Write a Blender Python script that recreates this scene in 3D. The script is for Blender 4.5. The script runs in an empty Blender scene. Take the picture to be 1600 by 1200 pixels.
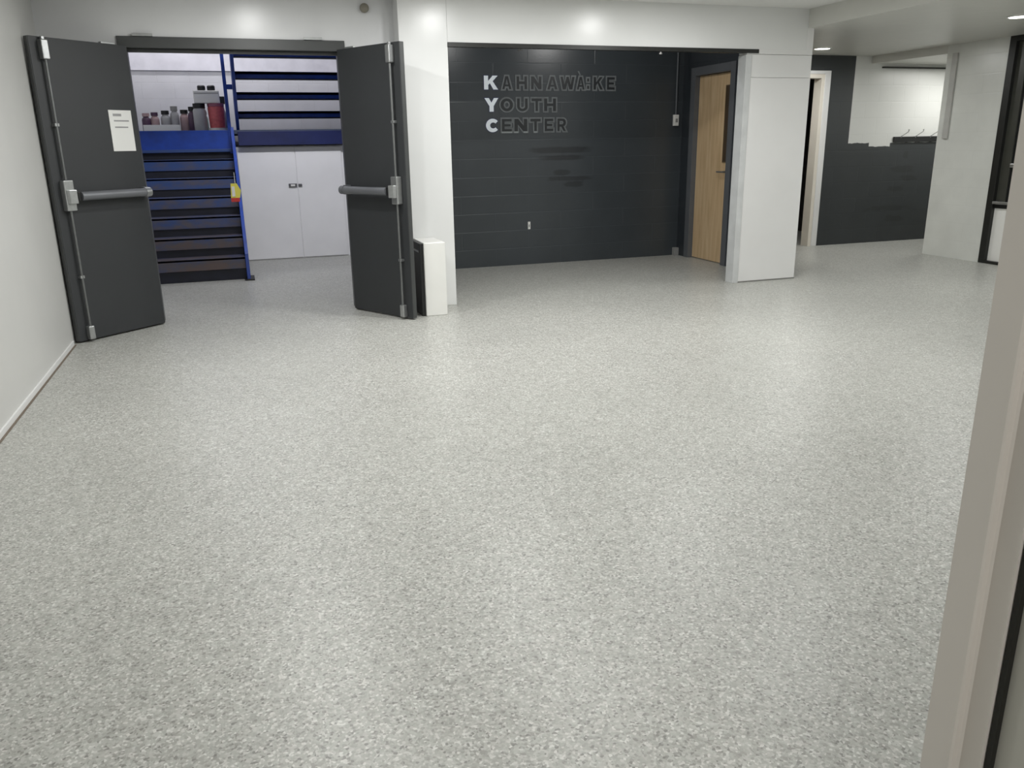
import bpy, bmesh, math, random
from mathutils import Vector, Matrix, noise
random.seed(7)
SC = bpy.context.scene
COL = SC.collection

# ------------------------------------------------------------------ camera, world, exposure, lamps
F_PX, PITCH, ROLL, CAM_H, YAW = 1261.08, 0.28922, -0.016576, 1.356, 0.32041
fw = Vector((math.sin(YAW)*math.cos(PITCH), math.cos(YAW)*math.cos(PITCH), -math.sin(PITCH)))
rt = Vector((math.cos(YAW), -math.sin(YAW), 0))
up = rt.cross(fw)
r2 = rt*math.cos(ROLL) + up*math.sin(ROLL)
u2 = up*math.cos(ROLL) - rt*math.sin(ROLL)
cam_data = bpy.data.cameras.new('camera')
cam = bpy.data.objects.new('camera', cam_data); COL.objects.link(cam)
M = Matrix((r2, u2, -fw)).transposed().to_4x4()
M.translation = Vector((0, 0, CAM_H)); cam.matrix_world = M
cam_data.sensor_fit = 'HORIZONTAL'; cam_data.sensor_width = 36; cam_data.lens = F_PX/1600*36
cam_data.clip_start = 0.02; cam_data.clip_end = 100
SC.camera = cam
world = bpy.data.worlds.new('world'); SC.world = world; world.use_nodes = True
world.node_tree.nodes['Background'].inputs[0].default_value = (0.8, 0.85, 0.9, 1)
world.node_tree.nodes['Background'].inputs[1].default_value = 0.02
SC.view_settings.view_transform = 'Standard'; SC.view_settings.look = 'None'
SC.view_settings.gamma = 1; SC.view_settings.use_curve_mapping = False
SC.view_settings.exposure = 0.0
Z_CEIL, Z_SOFFIT = 2.51, 2.345
LAMPS_MAIN = [(x, y) for y in (5.75, 4.2, 2.4) for x in (0.3, 1.9, 3.5)]
LAMP_ROW = {(x, y): (1.25 if y > 3 else (.95, .1, .2)[int(x/1.5)]) for x, y in LAMPS_MAIN}
LAMPS_SOFFIT = [(6.53, 8.25), (6.6, 5.79), (6.6, 3.3), (6.6, 1.3)]
P_MAIN, P_SOFFIT, P_STAIR, P_ALCOVE, P_ENTRY, P_RECESS = 17.2, 16.0, 21.0, 18.0, 33.0, 8.0

# ------------------------------------------------------------------ helpers
def lin(c):
    return tuple(((v/255)/12.92 if v/255 <= 0.04045 else ((v/255+0.055)/1.055)**2.4) for v in c) + (1,)

class NT:
    def __init__(s, name):
        s.m = bpy.data.materials.new(name); s.m.use_nodes = True
        s.t = s.m.node_tree; s.b = s.t.nodes['Principled BSDF']
    def n(s, typ, **kw):
        nd = s.t.nodes.new(typ)
        for k, v in kw.items(): setattr(nd, k, v)
        return nd
    def l(s, a, b): s.t.links.new(a, b)
    def math(s, op, a, b=None, c=None, clamp=False):
        nd = s.n('ShaderNodeMath', operation=op, use_clamp=clamp)
        for i, v in enumerate((a, b, c)):
            if v is None: continue
            if isinstance(v, (int, float)): nd.inputs[i].default_value = v
            else: s.l(v, nd.inputs[i])
        return nd.outputs[0]
    def mix(s, fac, a, b):
        nd = s.n('ShaderNodeMix', data_type='RGBA')
        s.l(fac, nd.inputs[0]) if not isinstance(fac, (int, float)) else setattr(nd.inputs[0], 'default_value', fac)
        for i, v in ((6, a), (7, b)):
            if isinstance(v, tuple): nd.inputs[i].default_value = v
            else: s.l(v, nd.inputs[i])
        return nd.outputs[2]
    def pos(s):
        g = s.n('ShaderNodeNewGeometry'); x = s.n('ShaderNodeSeparateXYZ'); s.l(g.outputs['Position'], x.inputs[0])
        return g.outputs['Position'], x.outputs[0], x.outputs[1], x.outputs[2]
    def comb(s, x, y, z=0.0):
        c = s.n('ShaderNodeCombineXYZ')
        for i, v in enumerate((x, y, z)):
            if isinstance(v, (int, float)): c.inputs[i].default_value = v
            else: s.l(v, c.inputs[i])
        return c.outputs[0]
    def noise(s, vec, scale, detail=2.0, rough=0.5):
        n = s.n('ShaderNodeTexNoise'); n.inputs['Scale'].default_value = scale; n.inputs['Detail'].default_value = detail
        n.inputs['Roughness'].default_value = rough
        if vec is not None: s.l(vec, n.inputs['Vector'])
        return n.outputs['Fac']
    def ramp(s, fac, stops, interp='LINEAR'):
        r = s.n('ShaderNodeValToRGB'); cr = r.color_ramp; cr.interpolation = interp
        while len(cr.elements) < len(stops): cr.elements.new(0.5)
        for e, (p, c) in zip(cr.elements, stops): e.position = p; e.color = c
        s.l(fac, r.inputs[0]); return r.outputs[0]

def setp(b, rough=0.5, metal=0.0, spec=0.5, coat=0.0, coat_r=0.1):
    b.inputs['Roughness'].default_value = rough; b.inputs['Metallic'].default_value = metal
    b.inputs['Specular IOR Level'].default_value = spec
    b.inputs['Coat Weight'].default_value = coat; b.inputs['Coat Roughness'].default_value = coat_r

def plain(name, rgb, rough=0.5, metal=0.0, spec=0.5, var=0.04, scale=6.0, bump=0.0, bscale=40.0, coat=0.0, coat_r=.1):
    t = NT(name); p, x, y, z = t.pos()
    c = lin(rgb); f = t.noise(p, scale, 4)
    d = tuple(v*(1-var*2) for v in c[:3]) + (1,); e = tuple(min(1, v*(1+var*2)) for v in c[:3]) + (1,)
    t.l(t.ramp(f, [(0.3, d), (0.7, e)]), t.b.inputs['Base Color'])
    setp(t.b, rough, metal, spec, coat, coat_r)
    if bump:
        bn = t.n('ShaderNodeBump'); bn.inputs['Strength'].default_value = bump; bn.inputs['Distance'].default_value = 0.004
        t.l(t.noise(p, bscale, 3), bn.inputs['Height']); t.l(bn.outputs[0], t.b.inputs['Normal'])
    return t.m

def emis(name, rgb, strength):
    t = NT(name); t.b.inputs['Base Color'].default_value = rgb + (1,)
    t.b.inputs['Emission Color'].default_value = rgb + (1,); t.b.inputs['Emission Strength'].default_value = strength
    return t.m

def block(name, rgb, axis='x', rough=0.3, joint=0.85, bump=0.5, extra=None, bw=0.4, bh=0.2, zoff=0.0, spec=.5):
    """painted concrete block: joints as bump plus slightly dirtier paint in them"""
    t = NT(name); p, x, y, z = t.pos(); u = x if axis == 'x' else y
    v = t.comb(u, t.math('ADD', z, zoff))
    br = t.n('ShaderNodeTexBrick'); br.offset = 0.5
    br.inputs['Scale'].default_value = 1.0; br.inputs['Brick Width'].default_value = bw; br.inputs['Row Height'].default_value = bh
    br.inputs['Mortar Size'].default_value = 0.006; br.inputs['Mortar Smooth'].default_value = 0.6
    t.l(v, br.inputs['Vector'])
    base = lin(rgb); n1 = t.noise(p, 3.0, 4)
    lo = tuple(c*0.94 for c in base[:3]) + (1,); hi = tuple(min(1, c*1.05) for c in base[:3]) + (1,)
    col = t.ramp(n1, [(0.3, lo), (0.7, hi)])
    if extra: col = extra(t, x, y, z, col)
    dark = t.n('ShaderNodeMix', data_type='RGBA', blend_type='MULTIPLY'); dark.inputs[7].default_value = (joint, joint, joint, 1)
    t.l(br.outputs['Fac'], dark.inputs[0]); t.l(col, dark.inputs[6])
    t.l(dark.outputs[2], t.b.inputs['Base Color'])
    h = t.math('ADD', t.math('MULTIPLY', br.outputs['Fac'], -1.0), t.math('MULTIPLY', t.noise(p, 60, 3), 0.25))
    bn = t.n('ShaderNodeBump'); bn.inputs['Strength'].default_value = bump; bn.inputs['Distance'].default_value = 0.004
    t.l(h, bn.inputs['Height']); t.l(bn.outputs[0], t.b.inputs['Normal'])
    setp(t.b, rough, spec=spec)
    return t.m

def patch_mask(t, x, z, rects, wob=0.5, scale=9.0):
    """irregular brushed marks: list of (x0, x1, z0, z1)"""
    nz = t.noise(t.comb(x, t.math('MULTIPLY', z, 2.2)), scale, 3)
    nz = t.math('MULTIPLY', t.math('SUBTRACT', nz, 0.5), wob*2.4)
    tot = None
    for (a, b, c, d) in rects:
        dx = t.math('DIVIDE', t.math('ABSOLUTE', t.math('SUBTRACT', x, (a+b)/2)), (b-a)/2)
        dz = t.math('DIVIDE', t.math('ABSOLUTE', t.math('SUBTRACT', z, (c+d)/2)), (d-c)/2)
        m = t.math('ADD', t.math('POWER', t.math('ADD', t.math('POWER', dx, 4.0), t.math('POWER', dz, 4.0)), 0.25), nz)
        f = t.math('MULTIPLY', t.math('SUBTRACT', 1.1, m), 3.0, clamp=True)
        tot = f if tot is None else t.math('MAXIMUM', tot, f)
    return tot

# ------------------------------------------------------------------ materials
def floor_material():
    t = NT('epoxy_flake_floor'); p, x, y, z = t.pos()
    v = t.n('ShaderNodeTexVoronoi'); v.inputs['Scale'].default_value = 150; v.inputs['Randomness'].default_value = 1
    t.l(p, v.inputs['Vector'])
    sp = t.n('ShaderNodeSeparateColor'); t.l(v.outputs['Color'], sp.inputs[0])
    c1 = t.ramp(sp.outputs[0], [(0.0, lin((128, 128, 124))), (0.09, lin((152, 152, 147))), (0.3, lin((165, 166, 161))),
                                (0.55, lin((172, 173, 168))), (0.82, lin((182, 182, 178))), (0.96, lin((202, 202, 198)))])
    v2 = t.n('ShaderNodeTexVoronoi'); v2.inputs['Scale'].default_value = 46; t.l(p, v2.inputs['Vector'])
    s2 = t.n('ShaderNodeSeparateColor'); t.l(v2.outputs['Color'], s2.inputs[0])
    k = t.ramp(s2.outputs[1], [(0.0, (0.9, 0.9, 0.89, 1)), (0.4, (0.99, .98, .97, 1)), (1.0, (1.05, 1.06, 1.05, 1))])
    mu = t.n('ShaderNodeMix', data_type='RGBA', blend_type='MULTIPLY'); mu.inputs[0].default_value = 1
    t.l(c1, mu.inputs[6]); t.l(k, mu.inputs[7])
    lg = t.ramp(t.noise(p, 0.9, 3), [(0.35, (0.95, 0.95, 0.95, 1)), (0.65, (1.03, 1.03, 1.03, 1))])
    m2 = t.n('ShaderNodeMix', data_type='RGBA', blend_type='MULTIPLY'); m2.inputs[0].default_value = 1
    t.l(mu.outputs[2], m2.inputs[6]); t.l(lg, m2.inputs[7])
    t.l(m2.outputs[2], t.b.inputs['Base Color'])
    bn = t.n('ShaderNodeBump'); bn.inputs['Strength'].default_value = 0.25; bn.inputs['Distance'].default_value = 0.0015
    t.l(t.noise(p, 70, 2), bn.inputs['Height']); t.l(bn.outputs[0], t.b.inputs['Normal'])
    setp(t.b, 0.37, spec=0.36)
    return t.m

FLOOR = floor_material()
WHITE = plain('white_gloss_paint', (224, 225, 224), 0.27, var=0.015, scale=1.5, bump=0.12, bscale=14)
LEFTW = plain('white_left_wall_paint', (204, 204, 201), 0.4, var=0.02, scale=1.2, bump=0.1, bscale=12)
WHITE_L = plain('white_satin_paint', (224, 224, 223), 0.4, var=0.02, scale=1.2, bump=0.1, bscale=12)
WHITE_D = plain('white_wall_over_doors', (212, 213, 214), 0.27, var=0.02, scale=1.5, bump=0.12, bscale=14)
CEIL = plain('ceiling_paint', (230, 230, 228), 0.5, var=0.01)
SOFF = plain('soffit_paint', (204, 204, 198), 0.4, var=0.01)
WHITE_BLOCK = block('white_painted_block', (212, 214, 209), 'y', 0.28, 0.975, 0.12, bw=.8)
LILAC = block('pale_block_stairwell', (203, 202, 205), 'x', 0.5, 0.97, 0.3)
def kyc_extra(t, x, y, z, col):
    m = patch_mask(t, x, z, [(3.22, 3.98, 1.245, 1.315), (3.36, 3.86, 1.165, 1.225)], 0.25, 7)
    col = t.mix(t.math('MULTIPLY', m, 0.8), col, lin((38, 40, 43)))
    m = patch_mask(t, x, z, [(3.5, 3.72, 1.0, 1.06), (3.44, 3.97, .935, .985), (3.62, 3.88, .865, .93)], 0.5, 7)
    return t.mix(t.math('MULTIPLY', m, 0.7), col, lin((38, 40, 43)))
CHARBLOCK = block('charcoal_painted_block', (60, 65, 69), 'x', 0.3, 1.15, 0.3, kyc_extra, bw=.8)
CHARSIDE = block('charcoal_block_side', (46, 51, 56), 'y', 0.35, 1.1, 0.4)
def far_extra(t, x, y, z, col):
    rough_edge = t.math('MULTIPLY', t.math('SUBTRACT', t.noise(t.comb(x, 0.0), 9, 2), 0.5), 0.035)
    notch = t.math('MULTIPLY', t.math('LESS_THAN', t.math('ABSOLUTE', t.math('SUBTRACT', x, 8.09)), 0.17), -0.045)
    lim = t.math('ADD', t.math('ADD', rough_edge, notch), 1.292)
    up_ = t.math('GREATER_THAN', z, lim); rgt = t.math('GREATER_THAN', x, 7.588)
    w = t.math('MULTIPLY', up_, rgt)
    m = patch_mask(t, x, z, [(8.35, 8.7, .9, 1.0), (8.5, 8.78, .8, .87), (8.28, 8.6, .67, .74), (8.0, 8.68, .41, .48), (8.32, 8.62, .26, .34), (8.5, 8.58, 1.1, 1.2)], 0.8, 6)
    col = t.mix(t.math('MULTIPLY', m, 0.55), col, lin((42, 43, 44)))
    return t.mix(w, col, lin((205, 206, 203)))
FARBLOCK = block('two_tone_painted_block', (54, 57, 59), 'x', 0.3, 0.97, 0.2, far_extra)
DOORPAINT = plain('dark_grey_door_paint', (50, 52, 54), 0.5, var=0.02, scale=3, bump=0.08, bscale=30)
FRAMEPAINT = plain('dark_grey_frame_paint', (64, 66, 66), 0.4, var=0.03)
GREYFRAME = plain('mid_grey_frame_paint', (92, 95, 99), 0.4, var=0.02)
STEEL = plain('brushed_steel', (176, 178, 178), 0.34, metal=0.85, var=0.04, scale=30)
RODSTEEL = plain('dull_rod_steel', (120, 122, 122), 0.4, metal=0.7, var=0.04, scale=30)
BARGREY = plain('grey_push_bar', (112, 114, 118), 0.36, metal=0.3, var=0.02)
BLACK = plain('black_plastic', (22, 23, 24), 0.45, var=0.05)
BLACKFRAME = plain('black_aluminium', (34, 35, 33), 0.4, metal=0.2, var=0.05)
DARKGLASS = plain('dark_door_panel', (62, 63, 58), 0.3, var=0.04)
BLUE = plain('blue_steel_paint', (18, 60, 150), 0.35, var=0.12, scale=8)
NAVY = plain('navy_steel_paint', (30, 40, 92), 0.4, var=0.1, scale=6)
RISER = plain('black_navy_riser', (14, 17, 32), 0.6, var=0.2, scale=8)
def tread_mat():
    t = NT('worn_blue_tread'); p, x, y, z = t.pos()
    f = t.noise(t.comb(x, t.math('MULTIPLY', y, 3), t.math('MULTIPLY', z, 2)), 5, 5, .6)
    low = t.math('MULTIPLY', t.math('SUBTRACT', 0.95, z), 0.28)
    f2 = t.math('ADD', f, low)
    t.l(t.ramp(f2, [(0.38, lin((44, 70, 122))), (0.52, lin((62, 72, 108))), (0.68, lin((80, 76, 84))), (0.8, lin((90, 76, 74)))]), t.b.inputs['Base Color'])
    setp(t.b, 0.45); return t.m
TREAD = tread_mat()
def wood_mat():
    t = NT('pale_oak_veneer'); p, x, y, z = t.pos()
    v = t.comb(t.math('MULTIPLY', y, 9), t.math('MULTIPLY', z, 0.7), t.math('MULTIPLY', x, 9))
    f = t.noise(v, 2.2, 5, .6)
    t.l(t.ramp(f, [(0.3, lin((186, 158, 120))), (0.5, lin((204, 176, 138))), (0.7, lin((214, 190, 154)))]), t.b.inputs['Base Color'])
    setp(t.b, 0.42); return t.m
WOOD = wood_mat()
CREAM = plain('cream_frame_paint', (226, 220, 208), 0.35, var=0.01)
PANEL = plain('white_storage_door_paint', (238, 238, 240), 0.5, var=0.02, scale=2)
PLASTW = plain('white_plastic', (226, 226, 222), 0.4, var=0.01)
PLASTG = plain('grey_plastic', (140, 140, 138), 0.5, var=0.02)
PAPER = plain('white_paper', (222, 222, 219), 0.8, var=0.01)
INK = plain('grey_print', (150, 150, 150), 0.8, var=0.05)
LETTERW = plain('white_letter_vinyl', (240, 248, 255), 0.4, var=0.01)
LETTERB = plain('black_letter_vinyl', (36, 39, 42), 0.4, var=0.02)
OUTL = plain('grey_letter_outline', (104, 109, 111), 0.5, var=0.08, scale=20)
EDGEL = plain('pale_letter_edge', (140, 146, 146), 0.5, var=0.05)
FG1 = plain('foreground_frame_paint', (212, 207, 200), 0.45, var=0.01, scale=2)
FG2 = plain('foreground_door_paint', (184, 183, 174), 0.5, var=0.01, scale=2)
RUBBER = plain('black_rubber_seal', (26, 26, 20), 0.7, var=0.05)
YELLOW = plain('yellow_tag', (222, 212, 90), 0.6, var=0.05)
RED = plain('red_tag', (190, 52, 48), 0.6, var=0.05)
REDT = plain('red_tub', (192, 92, 97), 0.4, var=0.08, scale=30)
AMBER = plain('purple_bottle', (84, 62, 84), 0.3, var=0.1)
TEAL = plain('teal_bottle', (130, 168, 160), 0.3, var=0.1)
PINKB = plain('pinkish_bottle', (176, 150, 152), 0.35, var=0.1)
CLEARB = plain('milky_bottle', (168, 168, 170), 0.35, var=0.06)
LENS = emis('lamp_lens', (1.0, 0.99, 0.96), 1.0)

# ------------------------------------------------------------------ mesh building
class MB:
    def __init__(s): s.bm = bmesh.new()
    def box(s, x0, x1, y0, y1, z0, z1):
        vs = [s.bm.verts.new((x, y, z)) for z in (z0, z1) for y in (y0, y1) for x in (x0, x1)]
        for f in ((0, 2, 3, 1), (4, 5, 7, 6), (0, 1, 5, 4), (2, 6, 7, 3), (0, 4, 6, 2), (1, 3, 7, 5)):
            s.bm.faces.new([vs[i] for i in f])
        return s
    def prism(s, pts, axis, a, b):
        """extrude a polygon; pts in the two other axes, between a and b along axis"""
        def mk(p, t):
            return {'x': (t, p[0], p[1]), 'y': (p[0], t, p[1]), 'z': (p[0], p[1], t)}[axis]
        A = [s.bm.verts.new(mk(p, a)) for p in pts]; B = [s.bm.verts.new(mk(p, b)) for p in pts]
        n = len(pts); s.bm.faces.new(A); s.bm.faces.new(B[::-1])
        for i in range(n): s.bm.faces.new((A[i], B[i], B[(i+1) % n], A[(i+1) % n]))
        return s
    def tube(s, p0, p1, r0, r1=None, n=16):
        r1 = r0 if r1 is None else r1
        p0 = Vector(p0); p1 = Vector(p1); d = (p1-p0).normalized()
        a = d.orthogonal().normalized(); b = d.cross(a)
        A = []; B = []
        for i in range(n):
            t = 2*math.pi*i/n; o = a*math.cos(t)+b*math.sin(t)
            A.append(s.bm.verts.new(p0+o*r0)); B.append(s.bm.verts.new(p1+o*r1))
        s.bm.faces.new(A[::-1]); s.bm.faces.new(B)
        for i in range(n): s.bm.faces.new((A[i], A[(i+1) % n], B[(i+1) % n], B[i]))
        return s
    def lathe(s, prof, c=(0, 0, 0), n=24):
        rings = []
        for r, z in prof:
            if r < 1e-6: rings.append([s.bm.verts.new((c[0], c[1], c[2]+z))])
            else: rings.append([s.bm.verts.new((c[0]+r*math.cos(2*math.pi*i/n), c[1]+r*math.sin(2*math.pi*i/n), c[2]+z)) for i in range(n)])
        for A, B in zip(rings, rings[1:]):
            for i in range(n):
                j = (i+1) % n
                if len(A) == 1 and len(B) == 1: continue
                if len(A) == 1: s.bm.faces.new((A[0], B[j], B[i]))
                elif len(B) == 1: s.bm.faces.new((A[i], A[j], B[0]))
                else: s.bm.faces.new((A[i], A[j], B[j], B[i]))
        return s
    def build(s, name, mat, parent=None, bevel=0.0, smooth=False, origin=True):
        bmesh.ops.recalc_face_normals(s.bm, faces=s.bm.faces)
        off = Vector((0, 0, 0))
        if parent is None and origin:
            vs = [v.co for v in s.bm.verts]
            off = Vector(((min(v.x for v in vs)+max(v.x for v in vs))/2, (min(v.y for v in vs)+max(v.y for v in vs))/2, min(v.z for v in vs)))
        elif parent is not None:
            p = parent
            while p is not None and not p.get('local'):
                off = off + p.location; p = p.parent
        for v in s.bm.verts: v.co -= off
        me = bpy.data.meshes.new(name); s.bm.to_mesh(me); s.bm.free()
        if smooth:
            for f in me.polygons: f.use_smooth = True
        me.materials.append(mat)
        o = bpy.data.objects.new(name, me); COL.objects.link(o)
        if parent is not None: o.parent = parent
        else: o.location = off
        if bevel:
            m = o.modifiers.new('bevel', 'BEVEL'); m.width = bevel; m.segments = 2; m.limit_method = 'ANGLE'
        if smooth:
            m = o.modifiers.new('edge_split', 'EDGE_SPLIT'); m.split_angle = math.radians(40)
        return o

def box(name, mat, b, parent=None, bevel=0.0): return MB().box(*b).build(name, mat, parent, bevel)
def struct(o, label=None):
    o['kind'] = 'structure'
    if label: o['label'] = label
    return o
def tag(o, label, cat, group=None):
    o['label'] = label; o['category'] = cat
    if group: o['group'] = group
    return o
def empty(name, loc, rz=0.0, local=False):
    o = bpy.data.objects.new(name, None); COL.objects.link(o); o.location = loc; o.rotation_euler = (0, 0, rz)
    o.empty_display_size = 0.1
    if local: o['local'] = 1
    return o

# ------------------------------------------------------------------ the setting
XL, XC0, XC1, YF, YD, YK = -1.225, 1.37, 1.768, 6.838, 7.03, 8.922
XP0, XP1, XW, XS, YP, YN = 4.591, 5.304, 5.146, 7.834, 7.737, 0.83
XSOF = 5.235
struct(box('floor', FLOOR, (-2.2, 10.6, -2.4, 15.0, -0.1, 0)), 'light grey flake epoxy floor')
m = MB(); m.box(XL-.2, XSOF, YN, YF+.36, Z_CEIL, Z_CEIL+.2); m.box(XL-.2, 10.4, -2.4, YN, 2.5, 2.7)
struct(m.build('ceiling', CEIL), 'plain pale main ceiling')
m = MB(); m.box(XSOF, 10.4, YN, YF+.36, Z_SOFFIT, Z_SOFFIT+.36); m.box(XP1-.02, 10.4, YF+.36, YK, Z_SOFFIT, Z_SOFFIT+.36)
struct(m.build('ceiling_soffit', SOFF), 'lower painted soffit over the right side')
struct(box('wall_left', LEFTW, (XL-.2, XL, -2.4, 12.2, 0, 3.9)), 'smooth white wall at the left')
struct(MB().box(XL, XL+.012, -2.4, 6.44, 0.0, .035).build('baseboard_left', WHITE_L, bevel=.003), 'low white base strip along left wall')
struct(box('trim_11', plain('brown_floor_joint', (110, 100, 88), .8), (XL+.012, XL+.024, -2.4, 6.44, 0, .003)), 'thin brown joint between floor and left wall')
# wall over and beside the double doorway
m = MB(); m.box(XL, -0.70, YD, YD+.2, 0, 3.9); m.box(0.965, XC0+.2, YD, YD+.2, 0, 3.9); m.box(-.70, .965, YD, YD+.2, 2.165, 3.9)
struct(m.build('wall_entrance', WHITE_D), 'white wall above the open double doors')
m = MB(); m.box(XC0, XC1, YF, YD+.2, 0, Z_CEIL)
struct(m.build('wall_column', WHITE, bevel=.004), 'white column between double doors and charcoal recess')
m = MB(); m.box(XC1, XSOF, YF, YF+.36, 2.153, Z_CEIL)
struct(m.build('wall_beam', WHITE), 'white beam over the charcoal recess')
m = MB(); m.box(XP0, XP1, YF, YF+.13, 0, 1.908); m.box(XP0, XP1, YF+.003, YF+.13, 1.911, 2.108); m.box(XP0, XSOF, YF+.001, YF+.13, 2.111, 2.153)
m.box(XSOF, XP1, YF+.001, YF+.13, 2.111, Z_SOFFIT)
struct(m.build('wall_pillar', WHITE_L), 'white boxed pillar at the right end of the charcoal recess')
struct(box('trim_1', plain('pillar_corner_bead', (198, 200, 200), .4), (XP0-.012, XP0+.05, YF-.006, YF+.12, 0, 2.1), bevel=.002), 'pale corner bead on the pillar edge')
struct(box('trim_2', plain('grimy_base_line', (120, 120, 116), .7), (XP0, XP1+.002, YF-.004, YF+.13, 0, .012)), 'grey joint line at the pillar foot')
m = MB(); m.box(XC1, XP0+.12, YF-.008, YF+.045, 2.118, 2.152)
struct(m.build('trim_3', BLACKFRAME), 'dark track under the beam edge')
m = MB(); m.box(XC1, 7.13-.88+.0, YK, YK+.2, 0, 3.0)
# recess rear wall and far wall share one plane; a doorway interrupts it
struct(m.build('wall_recess_rear', CHARBLOCK), 'charcoal painted block wall with lettering')
m = MB(); m.box(7.13, 10.4, YK, YK+.125, 0, 3.0); m.box(6.25, 7.13, YK, YK+.125, 2.09, 3.0)
struct(m.build('wall_far', FARBLOCK), 'far block wall half charcoal half white')
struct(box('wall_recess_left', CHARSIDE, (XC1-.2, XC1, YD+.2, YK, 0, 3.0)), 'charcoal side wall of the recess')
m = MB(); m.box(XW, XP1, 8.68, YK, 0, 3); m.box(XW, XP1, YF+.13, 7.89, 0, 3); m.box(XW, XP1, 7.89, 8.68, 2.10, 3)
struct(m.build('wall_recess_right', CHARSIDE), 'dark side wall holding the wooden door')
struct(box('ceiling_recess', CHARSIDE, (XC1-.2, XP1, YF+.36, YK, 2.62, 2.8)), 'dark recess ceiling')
# right wall with alcove header and black framed doorway
m = MB(); m.box(XS, XS+.25, 6.93, YP, 0, Z_SOFFIT); m.box(XS, XS+.25, YN, 5.80, 0, Z_SOFFIT); m.box(XS, XS+.25, 5.80, 6.93, 2.31, Z_SOFFIT)
struct(m.build('wall_right', WHITE_BLOCK), 'white painted block wall at the right')
struct(box('wall_alcove_header', SOFF, (XS, 10.4, YP, YK, 2.256, Z_SOFFIT)), 'lowered header over the coat alcove')
struct(box('shadow_gap_strip', BLACKFRAME, (8.0, 10.3, YK-.03, YK, 2.205, 2.222)), 'dark strip drawn as the shadow gap at the top of the alcove wall')  # thin dark box stands in for the shadow where wall meets ceiling
m = MB(); m.box(10.2, 10.4, YP-.3, YK, 0, 2.4); m.box(XS+.25, 10.2, YP-.3, YP-.02, 0, 2.4)
struct(m.build('wall_alcove', WHITE_BLOCK), 'white alcove side walls')
# near wall around the doorway the camera looks through
m = MB(); m.box(1.04, XS, .765, .852, 0, Z_CEIL); m.box(-.42, 1.04, .765, .852, 2.2, Z_CEIL); m.box(XL, -.42, .765, .852, 0, Z_CEIL)
struct(m.build('wall_near', WHITE_L), 'wall around the near doorway')
m = MB(); m.box(XL, 4.0, -2.4, -2.2, 0, 2.5); m.box(3.8, 4.0, -2.2, YN, 0, 2.5)
struct(m.build('wall_lobby', WHITE_L), 'lobby walls behind the camera')
# stairwell shell
m = MB(); m.box(XL, 2.6, 12.2, 12.4, 0, 4.0)
struct(m.build('wall_stairwell_rear', LILAC), 'pale rear wall of the stairwell')
struct(box('wall_stairwell_right', LILAC, (2.4, 2.6, YK+.2, 12.2, 0, 4.0)), 'pale side wall of the stairwell')
struct(box('ceiling_stairwell', CEIL, (XL-.2, 2.6, YD, 12.4, 3.9, 4.1)), 'stairwell ceiling')
struct(box('trim_5', plain('pale_ledge', (214, 212, 218), .5), (XL, 2.4, 12.16, 12.2, 2.35, 4.0)), 'upper pale band on stairwell wall')
# corridor behind the cream door frame
m = MB(); m.box(6.05, 6.25, YK+.2, 14.6, 0, 2.6); m.box(8.2, 8.4, YK+.2, 14.6, 0, 2.6)
struct(m.build('wall_corridor', plain('corridor_unlit_tone', (60, 58, 55), .5)), 'corridor walls beyond the doorway')  # dark wall colour carries the gloom of the unlit corridor
struct(box('wall_corridor_end', BLACK, (6.05, 8.4, 14.4, 14.6, 0, 2.6)), 'corridor end coloured black as its unlit depth')  # black colour stands in for the unlit far end
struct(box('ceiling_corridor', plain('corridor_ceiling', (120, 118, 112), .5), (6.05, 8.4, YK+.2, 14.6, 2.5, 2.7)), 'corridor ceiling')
# cream door frame of that corridor: a lining with a casing on the face
fr = empty('door_7_frame', (6.69, YK, 0)); struct(fr, 'cream painted door frame before a dark corridor')
m = MB(); m.box(7.085, 7.14, YK-.012, YK+.13, 0, 2.13); m.box(6.295, 7.085, YK-.012, YK+.13, 2.075, 2.13); m.box(6.24, 6.295, YK-.012, YK+.13, 0, 2.075)
m.build('lining', CREAM, fr, .003)
m = MB(); m.box(7.13, 7.215, YK-.022, YK+.0, 0, 2.135); m.box(6.165, 7.215, YK-.022, YK, 2.125, 2.165); m.box(6.165, 6.25, YK-.022, YK, 0, 2.125)
m.build('casing', WHITE_L, fr, .004)

# ------------------------------------------------------------------ charcoal double doors with exit devices
m = MB(); m.box(-.70, .965, YD-.018, YD+.14, 2.085, 2.165); m.box(-.70, -.645, YD-.018, YD+.14, 0, 2.085); m.box(.91, .965, YD-.018, YD+.14, 0, 2.085)
m.box(-.645, .91, YD+.05, YD+.075, 2.06, 2.085)
trim = m.build('trim_6', FRAMEPAINT, bevel=.003); struct(trim, 'dark steel frame round the double doorway')
for k, x in enumerate((-.52, .72)):
    MB().box(x-.07, x+.07, YD-.035, YD+.0, 2.165, 2.185).build('strike_bracket', STEEL, trim)

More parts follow.
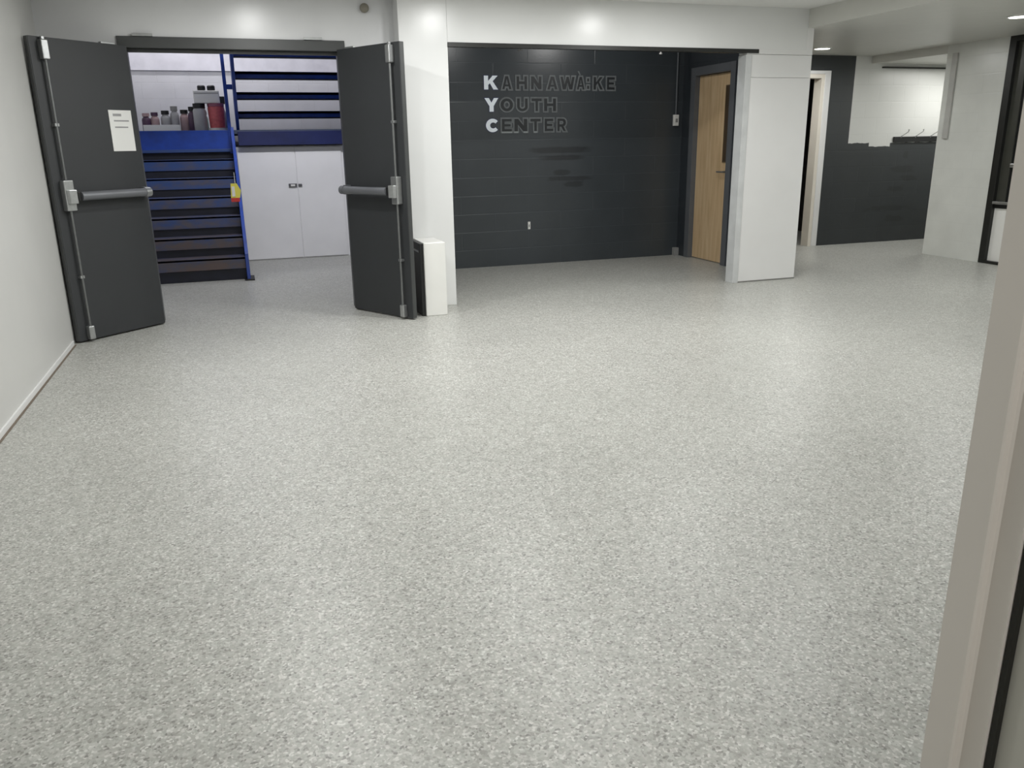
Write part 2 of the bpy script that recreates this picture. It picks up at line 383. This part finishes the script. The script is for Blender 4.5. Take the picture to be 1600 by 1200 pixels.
def exit_leaf(name, hinge, ang, side, label, paper):
    """local frame: x from the hinge to the free edge, y = -thickness .. 0 is the slab, +y is the bar face"""
    W, H, T = .742, 2.095, .045
    d = Vector((side*-math.cos(ang), -math.sin(ang), 0))   # not used for mirrored leaf sign below
    root = empty(name, (hinge[0], hinge[1], 0)); root['local'] = 1
    if side > 0: dirv = Vector((math.cos(ang), -math.sin(ang)))
    else: dirv = Vector((-math.cos(ang), -math.sin(ang)))
    root.rotation_euler = (0, 0, math.atan2(dirv.y, dirv.x))
    struct(root, label)
    s = 1 if side > 0 else -1     # +1: bar face is local +y ; -1: bar face is local -y
    def bx(nm, mt, u0, u1, v0, v1, z0, z1, par=root, bev=.002):
        a, b = sorted((s*v0, s*v1)); return MB().box(u0, u1, a, b, z0, z1).build(nm, mt, par, bev)
    bx('slab', DOORPAINT, 0, W, -T, 0, .012, H)
    bx('edge_strip', FRAMEPAINT, W-.001, W+.004, -T+.003, -.003, .014, H-.002)
    ur = W-.083
    dz = .045 if side > 0 else .012
    # latch case, cover and lever hub of the vertical rod device
    case = bx('latch_case', STEEL, ur-.036, ur+.036, 0.0, .055, .905+dz, 1.115+dz, bev=.006)
    a = MB(); pts = [(ur-.03, .055), (ur+.03, .055), (ur+.02, .08), (ur-.03, .09)]
    a.prism([(p[0], s*p[1]) for p in pts], 'z', .955+dz, 1.05+dz); a.build('case_cover', STEEL, case, .004)
    bx('bar_arm', BLACK, ur-.062, ur-.036, .03, .085, .972+dz, 1.035+dz, bev=.003)
    m = MB(); m.tube((.075, s*.075, 1.003+dz), (ur-.062, s*.075, 1.003+dz), .031, n=20)
    bar = m.build('push_bar', BARGREY, root, smooth=True)
    MB().tube((.03, s*.075, 1.003+dz), (.075, s*.075, 1.003+dz), .034, n=20).build('bar_end_cap', STEEL if side > 0 else BARGREY, bar, smooth=True)
    bx('hinge_bracket', BARGREY, .02, .06, 0, .05, .965+dz, 1.04+dz)
    for nm, z0, z1 in (('vertical_rod', 1.115+dz, 1.96), ('vertical_rod', .10, .905+dz)):
        MB().tube((ur, s*.028, z0), (ur, s*.028, z1), .009, n=12).build(nm, RODSTEEL, root, smooth=True)
    bx('rod_guide', STEEL, ur-.016, ur+.016, 0, .036, 1.52, 1.54)
    bx('rod_guide', STEEL, ur-.016, ur+.016, 0, .036, .47, .49)
    top = bx('top_latch', STEEL, ur-.024, ur+.024, 0, .05, 1.95, 2.075, bev=.006)
    bx('bolt', STEEL, ur-.010, ur+.010, .015, .035, 2.075, 2.095, par=top)
    bx('bottom_latch', STEEL, ur-.022, ur+.022, 0, .045, .02, .12, bev=.006)
    for z in (.25, 1.05, 1.85):
        MB().tube((-.004, s*(-T), z-.05), (-.004, s*(-T), z+.05), .009, n=10).build('hinge', STEEL, root, smooth=True)
    bx('closer_bracket', STEEL, .09, .2, -T+.005, -.006, H-.001, H+.012)
    return root, s
l1, s1 = exit_leaf('door_1', (-.635, 6.983), 2.4019, +1, 'dark grey door leaf with push bar and paper notice, against left wall', True)
l2, s2 = exit_leaf('door_2', (.8954, 6.983), 2.1006, -1, 'dark grey door leaf with push bar beside white column', False)

# the paper notice taped to the left leaf
n = empty('paper_notice', (0, 0, 0)); n['local'] = 1
n.matrix_world = Matrix.Translation((-.635, 6.983, 0)) @ Matrix.Rotation(l1.rotation_euler.z, 4, 'Z')
tag(n, 'white printed sheet taped to the left dark door leaf', 'notice')
MB().box(.045, .232, .001, .004, 1.35, 1.64).build('sheet', PAPER, n)
m = MB(); m.box(.13, .20, .004, .0046, 1.597, 1.615)
for i, (a, w) in enumerate(((.072, .125), (.085, .11))): m.box(a, a+w, .004, .0046, 1.56-.045*i, 1.57-.045*i)
m.build('printed_lines', INK, n)

# ------------------------------------------------------------------ white heater cover beside the right leaf
h = empty('heater_cover', (1.49, 6.63, 0)); tag(h, 'low white boxed heater cover with black side against the column foot', 'heater')
MB().box(1.405, 1.585, 6.44, 6.828, 0, .60).build('cover', PLASTW, h, .006)
m = MB(); m.box(1.375, 1.4045, 6.46, 6.828, .0, .595)
m.build('side_panel', BLACK, h, .003)
MB().box(1.372, 1.3748, 6.5, 6.7, .52, .535).build('side_clip', STEEL, h)

# ------------------------------------------------------------------ wooden door in the recess side wall
d3 = empty('door_3', (XW, 8.28, 0)); struct(d3, 'pale wooden door with narrow dark vision panel')
MB().box(XW+.05, XW+.095, 7.93, 8.64, .01, 2.06).build('slab', WOOD, d3, .002)
MB().box(XW+.044, XW+.05, 7.97, 8.07, 1.13, 1.92).build('vision_panel', plain('dark_brown_glass', (72, 60, 46), .3), d3)
m = MB()
for (a, b, c, e) in ((7.96, 7.97, 1.12, 1.93), (8.07, 8.08, 1.12, 1.93), (7.97, 8.07, 1.12, 1.13), (7.97, 8.07, 1.92, 1.93)): m.box(XW+.038, XW+.05, a, b, c, e)
m.build('vision_frame', plain('brown_bead', (96, 80, 60), .5), d3)
m = MB(); m.tube((XW+.05, 7.99, 1.02), (XW-.01, 7.99, 1.02), .012, n=12); m.tube((XW-.01, 7.985, 1.02), (XW-.01, 8.10, 1.02), .009, n=12)
m.tube((XW+.05, 7.99, 1.02), (XW+.042, 7.99, 1.02), .028, n=16)
m.build('lever_handle', STEEL, d3, smooth=True)
m = MB(); m.box(XW-.012, XW+.14, 8.64, 8.735, 0, 2.155); m.box(XW-.012, XW+.14, 7.84, 7.93, 0, 2.155); m.box(XW-.012, XW+.14, 7.93, 8.64, 2.065, 2.155)
struct(m.build('trim_7', GREYFRAME, bevel=.003), 'grey steel frame of the wooden door')

# ------------------------------------------------------------------ black framed door in the right wall
d4 = empty('door_4', (XS, 6.37, 0)); struct(d4, 'black framed door in white block wall')
m = MB(); m.box(XS-.012, XS+.16, 6.85, 6.93, 0, 2.375); m.box(XS-.012, XS+.16, 5.80, 5.88, 0, 2.375); m.box(XS-.012, XS+.16, 5.88, 6.85, 2.29, 2.375)
m.box(XS-.012, XS+.16, 5.88, 6.85, 0, .03)
m.build('frame', BLACKFRAME, d4, .003)
m = MB(); m.box(XS+.03, XS+.075, 6.74, 6.85, .64, 2.29); m.box(XS+.03, XS+.075, 5.88, 6.0, .64, 2.29); m.box(XS+.03, XS+.075, 6.0, 6.74, 2.15, 2.29)
m.build('stile', DARKGLASS, d4, .002)
MB().box(XS+.045, XS+.06, 6.0, 6.74, .68, 2.15).build('pane', BLACK, d4)
MB().box(XS+.03, XS+.075, 5.88, 6.85, .03, .60).build('lower_panel', PLASTW, d4, .002)
MB().box(XS+.02, XS+.075, 5.88, 6.85, .60, .64).build('black_rail', BLACK, d4, .002)
MB().box(XS-.02, XS+.03, 5.95, 6.85, .645, .672).build('push_rail', STEEL, d4, .003)
MB().box(XS-.0, XS+.03, 6.66, 6.72, 1.03, 1.07).build('latch', STEEL, d4, .003)

# ------------------------------------------------------------------ white doors closing the store under the landing
m = MB(); m.box(.07, 2.2, 10.69, 10.75, 0, 1.372)
struct(m.build('wall_under_landing', PANEL), 'white boarding under the stair landing')
for nm, a, b in (('door_5', .09, .765), ('door_6', .772, 1.33)):
    o = empty(nm, ((a+b)/2, 10.68, 0)); struct(o, 'white low storage door under the blue landing')
    MB().box(a, b, 10.672, 10.69, .012, 1.36).build('slab', PANEL, o, .002)
    if nm == 'door_5':
        m = MB(); m.box(.66, .76, 10.655, 10.672, .885, .925); m.build('hasp', plain('dark_hasp', (90, 90, 94), .5), o, .002)
        MB().box(.685, .735, 10.645, 10.655, .893, .917).build('hasp_pin', PLASTW, o)
    else:
        MB().box(.776, .82, 10.655, 10.672, .89, .92).build('hasp_plate', plain('dark_hasp_plate', (90, 90, 94), .5), o, .002)

# ------------------------------------------------------------------ blue steel staircase: lower flight, landing, upper flight
st = empty('staircase', (-.5, 9.8, 0)); tag(st, 'blue steel staircase with worn treads seen through the open double doors', 'staircase')
X0, X1 = -1.18, .045
RUN, RISE = .238, .2
tread0 = None
def addcopy(o, dloc):
    c = o.copy(); COL.objects.link(c); c.parent = o.parent; c.location = Vector(o.location)+Vector(dloc); return c
m = MB(); m.box(X0, X1, 9.15, 9.15+RUN+.03, .215, .240); m.box(X0, X1, 9.15, 9.175, .118, .240)
tr = m.build('tread', TREAD, st, .004)
rs = MB().box(X0, X1, 9.165, 9.18, -.085+.087, .115).build('riser', RISER, st)
for k in range(1, 7):
    if k < 6: addcopy(tr, (0, RUN*k, RISE*k))
    r = MB().box(X0, X1, 9.165+RUN*k, 9.18+RUN*k, .240+RISE*(k-1), .118+RISE*k).build('riser', RISER, st)
YL = 9.15+RUN*6
MB().box(X0, X1, YL-.004, YL+.014, 1.318, 1.565).build('landing_fascia', BLUE, st, .003)
MB().box(X0, X1, YL-.03, YL-.004, 1.318, 1.352).build('landing_nosing', TREAD, st, .003)
MB().box(X0-.03, 2.2, YL+.02, 12.15, 1.52, 1.565).build('landing_deck', plain('landing_grey_blue', (70, 82, 104), .5), st)
MB().box(.12, 2.2, 10.57, 10.60, 1.388, 1.55).build('landing_edge_beam', NAVY, st, .003)
MB().box(X0, X1, YL+.02, YL+.04, 0, 1.365).build('back_plate', RISER, st)
def stringer(nm, xa, xb, y0, z0, y1, z1, wdt, mat):
    m = MB(); m.prism([(y0, z0), (y0+wdt, z0), (y1+wdt, z1-wdt*.1), (y1+wdt*.0, z1)], 'x', xa, xb); return m.build(nm, mat, st, .003)
m = MB(); m.prism([(9.06, 0), (9.30, 0), (YL+.1, 1.30), (YL+.1, 1.60), (YL-.02, 1.60), (9.10, .28)], 'x', X1, X1+.035); m.build('stringer', BLUE, st, .003)
m = MB(); m.prism([(9.06, 0), (9.30, 0), (YL+.1, 1.30), (YL+.1, 1.60), (YL-.02, 1.60), (9.10, .28)], 'x', X0-.035, X0); m.build('stringer', BLUE, st, .003)
MB().box(.02, .12, 9.03, 9.32, 0, .015).build('foot_plate', BLACK, st)
# guard on the landing edge and handrail of the lower flight
MB().box(.015, .055, YL-.02, YL+.02, 1.3, 2.75).build('newel_post', BLUE, st, .004)
MB().box(.055, .13, YL-.015, YL+.01, 2.02, 2.075).build('guard_rail', BLUE, st, .003)
# upper flight climbs back towards the entrance
m = MB(); m.box(.15, 1.62, 10.80, 11.07, 1.752, 1.785); m.box(.15, 1.62, 10.80, 10.83, 1.70, 1.785)
t2 = m.build('tread', BLUE, st, .003)
l2b = MB().box(.15, 1.62, 10.798, 10.806, 1.695, 1.712).build('tread_lip', RISER, st)
for k in range(1, 7):
    addcopy(t2, (0, -.32*k, .2*k)); addcopy(l2b, (0, -.32*k, .2*k))
for x in (.115, 1.62):
    m = MB(); m.prism([(11.07, 1.56), (10.72, 1.56), (8.78, 2.83), (8.78, 3.10), (9.13, 3.10), (11.07, 1.83)], 'x', x, x+.035); m.build('stringer', NAVY if x > 1 else BLUE, st, .003)

# tag hanging on the stair edge
tg = empty('caution_tag', (.02, 9.02, .86)); tag(tg, 'yellow and red paper tag hanging on the right edge of blue staircase', 'tag')
MB().box(.022, .027, 9.035, 9.04, 1.0, 1.12).build('string', PLASTW, tg)
m = MB(); m.prism([(-.03, .865), (.06, .865), (.075, .94), (.04, 1.01), (-.02, 1.01)], 'y', 9.03, 9.034); m.build('card', YELLOW, tg)
MB().box(-.03, .055, 9.027, 9.035, .825, .864).build('red_strip', RED, tg)
MB().box(-.015, .015, 9.026, 9.0295, .88, .98).build('white_label', PLASTW, tg)

# things stored on the landing
ZL = 1.566
def bottle(x, y, r, hgt, body, cap, label, group='bottles on the landing', kind='bottle'):
    r *= 1.12; o = empty('bottle', (x, y, ZL)); tag(o, label, kind, group)
    MB().lathe([(0, 0), (r*.9, 0), (r, .01), (r, hgt*.62), (r*.9, hgt*.72), (r*.6, hgt*.78), (r*.6, hgt*.84), (0, hgt*.84)], (x, y, ZL)).build('body', body, o, smooth=True)
    MB().lathe([(0, hgt*.82), (r*.8, hgt*.82), (r*.8, hgt), (0, hgt)], (x, y, ZL)).build('cap', cap, o, smooth=True)
    return o
bottle(-.90, 11.05, .045, .21, AMBER, PINKB, 'dark purple bottle, leftmost on the blue landing')
bottle(-.805, 11.07, .045, .22, PINKB, AMBER, 'pinkish bottle with purple cap next to the dark purple bottle')
bottle(-.685, 11.09, .05, .24, CLEARB, BLACK, 'milky bottle with black cap behind the left end of white tray')
bottle(-.58, 11.10, .045, .29, CLEARB, PLASTG, 'tall milky bottle with grey cap behind the white tray')
bottle(-.47, 11.12, .05, .25, PINKB, BLACK, 'pinkish bottle with black cap behind the right end of white tray')
bottle(-.37, 11.0, .05, .28, AMBER, BLACK, 'tall dark bottle with black cap beside the teal bottle')
bottle(-.26, 11.05, .055, .23, TEAL, BLACK, 'pale teal bottle with black cap on the landing')
ty = empty('storage_tray', (-.72, 10.85, ZL)); tag(ty, 'low white tray standing in front of the bottle row on the landing', 'tray')
m = MB(); m.box(-.92, -.52, 10.78, 10.92, ZL, ZL+.012); m.box(-.92, -.91, 10.78, 10.92, ZL+.012, ZL+.07); m.box(-.53, -.52, 10.78, 10.92, ZL+.012, ZL+.07)
m.box(-.91, -.53, 10.78, 10.79, ZL+.012, ZL+.07); m.box(-.91, -.53, 10.91, 10.92, ZL+.012, ZL+.07); m.build('pan', PLASTW, ty)
jr = empty('storage_jar', (-.285, 10.86, ZL)); tag(jr, 'grey jar with black lid left of the red tub on the landing', 'jar')
MB().lathe([(0, 0), (.07, 0), (.075, .02), (.075, .23), (.06, .26), (0, .26)], (-.285, 10.86, ZL)).build('body', CLEARB, jr, smooth=True)
MB().lathe([(0, .255), (.07, .255), (.07, .31), (0, .31)], (-.285, 10.86, ZL)).build('lid', BLACK, jr, smooth=True)
tb = empty('plastic_tub', (-.08, 10.86, ZL)); tag(tb, 'red tub on a white base on the landing under a white carton', 'tub')
MB().lathe([(0, .03), (.088, .03), (.096, .26), (.09, .275), (0, .275)], (-.095, 10.86, ZL)).build('body', REDT, tb, smooth=True)
MB().lathe([(0, 0), (.11, 0), (.11, .03), (0, .03)], (-.095, 10.86, ZL)).build('base', PLASTW, tb, smooth=True)
MB().lathe([(0, .275), (.096, .275), (.096, .31), (0, .31)], (-.095, 10.86, ZL)).build('lid', plain('pink_lid', (150, 90, 110), .5), tb, smooth=True)
ca = empty('carton', (-.18, 10.86, ZL+.311)); tag(ca, 'white carton resting on the grey jar and red tub', 'box')
MB().box(-.33, -.04, 10.79, 10.95, ZL+.311, ZL+.455).build('shell', PLASTW, ca, .008)
MB().box(-.32, -.05, 10.786, 10.79, ZL+.42, ZL+.428).build('flap_line', PLASTG, ca)
for x, w in ((-.235, 'left'), (-.125, 'right')):
    o = MB().lathe([(0, 0), (.04, 0), (.045, .01), (.045, .05), (.035, .06), (0, .06)], (x, 10.87, ZL+.456)).build('pot_lid', BLACK, smooth=True)
    tag(o, 'small black pot lid on the %s half of the white carton' % w, 'lid', 'pot lids on the carton')
sb = empty('spray_bottle', (.0, 11.02, ZL)); tag(sb, 'slim pale spray bottle with black trigger beside the blue newel post', 'bottle')
MB().lathe([(0, 0), (.04, 0), (.042, .02), (.042, .2), (.015, .27), (.015, .31), (0, .31)], (-.02, 11.02, ZL)).build('body', CLEARB, sb, smooth=True)
m = MB(); m.box(-.075, .015, 11.0, 11.04, ZL+.31, ZL+.40); m.box(-.085, -.07, 11.01, 11.03, ZL+.27, ZL+.36); m.build('trigger', BLACK, sb, .006)

# ------------------------------------------------------------------ lettering on the charcoal wall
def circ_pts(cx, cy, rx, ry, a0, a1, n):
    return [(cx+rx*math.cos(math.radians(a0+(a1-a0)*i/n)), cy+ry*math.sin(math.radians(a0+(a1-a0)*i/n))) for i in range(n+1)]
S = .30
GL = {
 'K': [[(0, 0), (S, 0), (S, .33), (.42, .45), (.66, 0), (1, 0), (.62, .6), (.98, 1), (.62, 1), (S, .62), (S, 1), (0, 1)]],
 'Y': [[(.35, 0), (.65, 0), (.65, .4), (1, 1), (.68, 1), (.5, .66), (.32, 1), (0, 1), (.35, .4)]],
 'C': [circ_pts(.52, .5, .52, .5, 40, 320, 20)+circ_pts(.56, .5, .24, .22, 320, 40, 12)],
 'A': [[(0, 0), (.3, 0), (.35, .2), (.65, .2), (.7, 0), (1, 0), (.67, 1), (.33, 1)], [(.41, .4), (.59, .4), (.5, .74)]],
 'H': [[(0, 0), (S, 0), (S, .37), (1-S, .37), (1-S, 0), (1, 0), (1, 1), (1-S, 1), (1-S, .63), (S, .63), (S, 1), (0, 1)]],
 'N': [[(0, 0), (S, 0), (S, .5), (.68, 0), (1, 0), (1, 1), (1-S, 1), (1-S, .5), (.32, 1), (0, 1)]],
 'W': [[(.16, 0), (.4, 0), (.5, .5), (.6, 0), (.84, 0), (1, 1), (.79, 1), (.7, .42), (.59, 1), (.41, 1), (.3, .42), (.21, 1), (0, 1)]],
 'O': [circ_pts(.5, .5, .5, .5, 0, 345, 23), circ_pts(.5, .5, .2, .24, 0, 345, 23)],
 'U': [[(0, 1), (0, .35)]+circ_pts(.5, .36, .5, .36, 190, 350, 10)+[(1, .35), (1, 1), (1-S, 1), (1-S, .38)]+circ_pts(.5, .38, .2, .14, 350, 190, 6)+[(S, .38), (S, 1)]],
 'T': [[(.35, 0), (.65, 0), (.65, .74), (1, .74), (1, 1), (0, 1), (0, .74), (.35, .74)]],
 'E': [[(0, 0), (1, 0), (1, .25), (.33, .25), (.33, .38), (.9, .38), (.9, .62), (.33, .62), (.33, .75), (1, .75), (1, 1), (0, 1)]],
 'R': [[(0, 0), (S, 0), (S, .33), (.42, .33), (.66, 0), (1, 0), (.74, .38)]+circ_pts(.62, .67, .36, .33, -60, 90, 8)+[(0, 1)], [(S, .57), (.56, .57), (.64, .67), (.56, .77), (S, .77)]],
 ':': [[(0, .05), (1, .05), (1, .35), (0, .35)]],
 '.': [[(0, .05), (1, .05), (1, .35), (0, .35)]],
}
def letter(ch, xa, xb, z0, hh, root, solid, foot=None):
    polys = [[(xa+(xb-xa)*p[0], z0+hh*p[1]) for p in poly] for poly in GL[ch]]
    if ch == '.': polys = [[(x, z+.55*hh) for x, z in poly] for poly in polys]
    yw = YK-.001
    m = MB()
    bm = m.bm; edges = []
    for poly in polys:
        vs = [bm.verts.new((x, yw-.0035, z)) for x, z in poly]
        for i in range(len(vs)): edges.append(bm.edges.new((vs[i], vs[(i+1) % len(vs)])))
    bmesh.ops.triangle_fill(bm, use_beauty=True, use_dissolve=False, edges=edges)
    g = bmesh.ops.extrude_face_region(bm, geom=list(bm.faces))
    for v in g['geom']:
        if isinstance(v, bmesh.types.BMVert): v.co.y += .002
    o = m.build('letter', LETTERW if solid else LETTERB, root)
    m = MB(); w = .009 if not solid else .004
    ya, yb = yw-(.0045 if not solid else .003), yw-.0002
    for pi, poly in enumerate(polys):
        pts = [Vector(p) for p in poly]; pts = [p for i, p in enumerate(pts) if (p-pts[i-1]).length > 1e-5]
        area2 = sum(pts[i-1].x*pts[i].y-pts[i].x*pts[i-1].y for i in range(len(pts)))
        sg = (1 if area2 > 0 else -1)*(-1 if pi and ch in 'AOR' else 1)   # which side lies outside the stroke
        loops = [[], []]
        for i, p in enumerate(pts):
            d0 = (p-pts[i-1]).normalized(); d1 = (pts[(i+1) % len(pts)]-p).normalized()
            n0 = Vector((d0.y, -d0.x))*sg; n1 = Vector((d1.y, -d1.x))*sg
            mt = n0+n1
            mt = mt/max(.55, mt.length_squared/2) if mt.length > 1e-3 else n0
            loops[0].append(p+mt*(w*1.3)); loops[1].append(p-mt*(w*.5))
        F = [[m.bm.verts.new((q.x, ya, q.y)) for q in lp] for lp in loops]
        B = [[m.bm.verts.new((q.x, yb, q.y)) for q in lp] for lp in loops]
        n = len(pts)
        for i in range(n):
            j = (i+1) % n
            m.bm.faces.new((F[0][i], F[0][j], F[1][j], F[1][i])); m.bm.faces.new((B[0][i], B[1][i], B[1][j], B[0][j]))
            m.bm.faces.new((F[0][i], B[0][i], B[0][j], F[0][j])); m.bm.faces.new((F[1][i], F[1][j], B[1][j], B[1][i]))
    m.build('outline', OUTL if not solid else NAVY, o)
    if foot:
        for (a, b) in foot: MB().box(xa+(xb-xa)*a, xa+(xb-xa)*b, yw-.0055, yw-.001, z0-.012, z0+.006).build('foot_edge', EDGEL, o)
    return o
lt = empty('wall_lettering', (3.45, YK-.001, 1.47)); tag(lt, 'three rows of block letters on the charcoal recess wall', 'lettering')
def rowx(zx): return 2.698+(740+zx/6.667-756)*.00762
HL = .142
for ch, a, b in (('K', 105, 245), ('A', 282, 383), ('H', 428, 542), ('N', 575, 690), ('A', 742, 858), ('W', 880, 1040), ('A', 1055, 1145), (':', 1165, 1192), ('.', 1165, 1192), ('K', 1235, 1345), ('E', 1380, 1472)):
    letter(ch, rowx(a), rowx(b), 1.926, HL, lt, a == 105)
m = MB(); m.prism([(rowx(1065), 2.125), (rowx(1082), 2.125), (rowx(1100), 2.085), (rowx(1090), 2.08)], 'y', YK-.004, YK-.001); m.build('grave_accent', OUTL, lt)
for ch, a, b in (('Y', 105, 245), ('O', 262, 397), ('U', 430, 547), ('T', 580, 692), ('H', 710, 842)):
    letter(ch, rowx(a), rowx(b), 1.697, HL, lt, a == 105)
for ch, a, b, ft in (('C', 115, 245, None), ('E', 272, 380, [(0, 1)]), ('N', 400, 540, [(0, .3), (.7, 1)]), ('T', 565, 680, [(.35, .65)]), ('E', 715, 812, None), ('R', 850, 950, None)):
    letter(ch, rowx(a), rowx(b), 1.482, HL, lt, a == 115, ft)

# ------------------------------------------------------------------ fittings on the recess wall
sw = empty('light_switch', (5.05, YK, 1.53)); tag(sw, 'small white switch box on charcoal wall under a grey conduit', 'switch')
MB().box(5.02, 5.085, YK-.035, YK-.001, 1.53, 1.655).build('box', PLASTW, sw, .004)
MB().box(5.04, 5.065, YK-.042, YK-.035, 1.57, 1.61).build('rocker', PLASTG, sw)
o = MB().tube((5.052, YK-.016, 1.657), (5.052, YK-.016, 2.60), .012, n=12).build('conduit', plain('painted_conduit', (84, 88, 92), .4), smooth=True)
tag(o, 'charcoal painted conduit rising from the small white switch box', 'conduit')
ot = empty('wall_outlet', (3.2, YK, .40)); tag(ot, 'tiny white outlet low on the charcoal wall', 'outlet')
MB().box(3.185, 3.215, YK-.008, YK-.001, .405, .49).build('plate', PLASTW, ot, .002)
MB().box(3.194, 3.206, YK-.01, YK-.008, .43, .46).build('socket', PLASTG, ot)
o = MB().box(5.08, 5.143, YK-.06, YK-.001, .0, .095).build('corner_box', PLASTG, bevel=.004)
tag(o, 'small grey box on floor in the corner of the charcoal recess', 'junction box')
for (x, y, lab) in ((2.45, 7.02, 'small white hook under the beam, above the white letter K'), (4.28, 7.9, 'small grey sprinkler tip hanging in the recess, nearest the conduit')):
    m = MB(); top = 2.153 if y < 7.2 else 2.62
    m.tube((x, y, top), (x, y, 2.13 if y < 7.2 else 2.22), .008, n=10); m.tube((x, y, 2.13 if y < 7.2 else 2.22), (x, y, (2.13 if y < 7.2 else 2.22)-.012), .016, n=12)
    o = m.build('ceiling_hook' if y < 7.2 else 'sprinkler_head', PLASTG, smooth=True); tag(o, lab, 'hook' if y < 7.2 else 'sprinkler')
o = MB().lathe([(0, 0), (.02, 0), (.035, .012), (.035, .03), (.012, .045), (0, .045)], (0, 0, 0)).build('wall_anchor', plain('brownish_anchor', (134, 130, 118), .6), smooth=True)
o.location = (1.14, YD-.001, 2.41); o.rotation_euler = (math.pi/2, 0, 0); tag(o, 'small tarnished anchor high on white wall above the right door leaf', 'wall anchor')

# coat rail with hooks in the alcove, trunking at the corner
ra = empty('coat_rail', (8.66, YK, 1.3)); tag(ra, 'black coat rail with thin wire hooks on the far white and charcoal wall', 'coat rail')
MB().box(8.30, 9.32, YK-.022, YK-.001, 1.295, 1.365).build('board', BLACK, ra, .003)
for x in (8.41, 8.65, 8.90, 9.15):
    m = MB(); m.tube((x, YK-.022, 1.35), (x, YK-.03, 1.375), .005, n=8); m.tube((x, YK-.03, 1.37), (x+.05, YK-.09, 1.425), .005, n=8); m.tube((x+.05, YK-.09, 1.425), (x+.05, YK-.095, 1.445), .005, n=8)
    m.tube((x+.05, YK-.095, 1.443), (x+.05, YK-.095, 1.455), .009, n=8)
    m.build('hook', STEEL, ra, smooth=True)
o = MB().box(XS-.022, XS-.001, 7.575, 7.645, 1.335, 2.25).build('cable_trunking', plain('trunking_paint', (178, 178, 174), .4), bevel=.003)
tag(o, 'pale vertical cable trunking on the white block wall corner', 'trunking')

# ------------------------------------------------------------------ foreground steel frame and open door edge
m = MB()
m.prism([(1.0, .852), (1.0, .801), (1.003, .798), (1.014, .7985), (1.017, .795), (1.017, .759), (1.05, .759), (1.05, .852)], 'z', 0, 2.2)
struct(m.build('trim_8', FG1), 'pale grey steel frame of the near doorway')
struct(MB().box(1.0215, 1.031, .748, .757, 0.0, 2.15).build('trim_9', RUBBER), 'black gap seal of the near doorway')
d8 = empty('door_8', (1.05, .73, 0)); struct(d8, 'grey door edge at the right border of the view')
MB().box(1.032, 1.076, -.10, .751, .01, 2.14).build('slab', FG2, d8, .002)
m = MB(); m.box(-.46, -.40, .765, .86, 0, 2.2); m.box(-.40, 1.0, .765, .86, 2.15, 2.2)
struct(m.build('trim_10', FG1, bevel=.003), 'left jamb and head of the near doorway')

# ------------------------------------------------------------------ lamps
def downlight(x, y, z, power, label=None, group=None, color=(1, 1, .985), r=.085, lens=6.0):
    o = empty('downlight', (x, y, z-.001))
    tag(o, label, 'ceiling light', group)
    MB().lathe([(r, 0), (r+.018, 0), (r+.018, -.006), (r, -.010)], (x, y, z-.001), 32).build('trim_ring', PLASTW, o, smooth=True)
    MB().lathe([(0, -.006), (r, -.006), (r, -.003), (0, -.003)], (x, y, z-.001), 32).build('lens', LENSM, o)
    ld = bpy.data.lights.new('lamp', 'AREA'); ld.shape = 'DISK'; ld.size = 2*r; ld.energy = power; ld.color = color
    l = bpy.data.objects.new('lamp', ld); COL.objects.link(l); l.parent = o; l.location = (0, 0, -.012)
    return o
LENSM = emis('downlight_lens', (1.0, 0.99, 0.96), 10.0)
for i, (x, y) in enumerate(LAMPS_MAIN):
    downlight(x, y, Z_CEIL, P_MAIN*LAMP_ROW[(x, y)], 'round recessed light in the flat main ceiling, mirrored in the glossy walls and floor', 'downlights of the main ceiling')
for i, (x, y) in enumerate(LAMPS_SOFFIT):
    downlight(x, y, Z_SOFFIT, P_SOFFIT, ['round bright downlight in the soffit beside the pillar top', 'round bright downlight in the soffit before the black framed door',
              'third soffit downlight out of view', 'fourth soffit downlight out of view'][i], 'downlights of the soffit')
def area(name, loc, sx, sy, power, color, rot=(0, 0, 0)):
    ld = bpy.data.lights.new(name, 'AREA'); ld.shape = 'RECTANGLE'; ld.size = sx; ld.size_y = sy; ld.energy = power; ld.color = color
    l = bpy.data.objects.new(name, ld); COL.objects.link(l); l.location = loc; l.rotation_euler = rot; return l
area('stairwell_unseen_light', (.7, 8.3, 3.3), 1.2, .2, P_STAIR*2.9, (.96, .96, 1.0), (math.radians(58), 0, 0))  # unseen light, added and tilted to brighten the boarding under the landing
area('stairwell_unseen_light', (-.3, 11.3, 3.6), 1.2, .2, P_STAIR, (.96, .96, 1.0))
area('alcove_fill', (9.0, 8.3, 2.2), .9, .12, P_ALCOVE, (1, .99, .96))  # unseen area light without a fixture, brightens the coat alcove
area('lobby_fill', (.6, -1.0, 2.45), 1.0, .2, P_ENTRY, (1, .97, .93))  # unseen light added behind the camera to lift the near door frame
area('corridor_fill', (6.35, 9.45, 2.45), .3, .3, 9.0, (1, .97, .93), (0, math.radians(25), 0))  # unseen light added to shine on the cream door reveal
for x in (2.5, 3.9):
    area('recess_lamp', (x, 7.65, 2.56), .25, .25, P_RECESS, (1, .99, .97), (math.radians(32), math.radians(-12 if x > 3 else 0), 0))
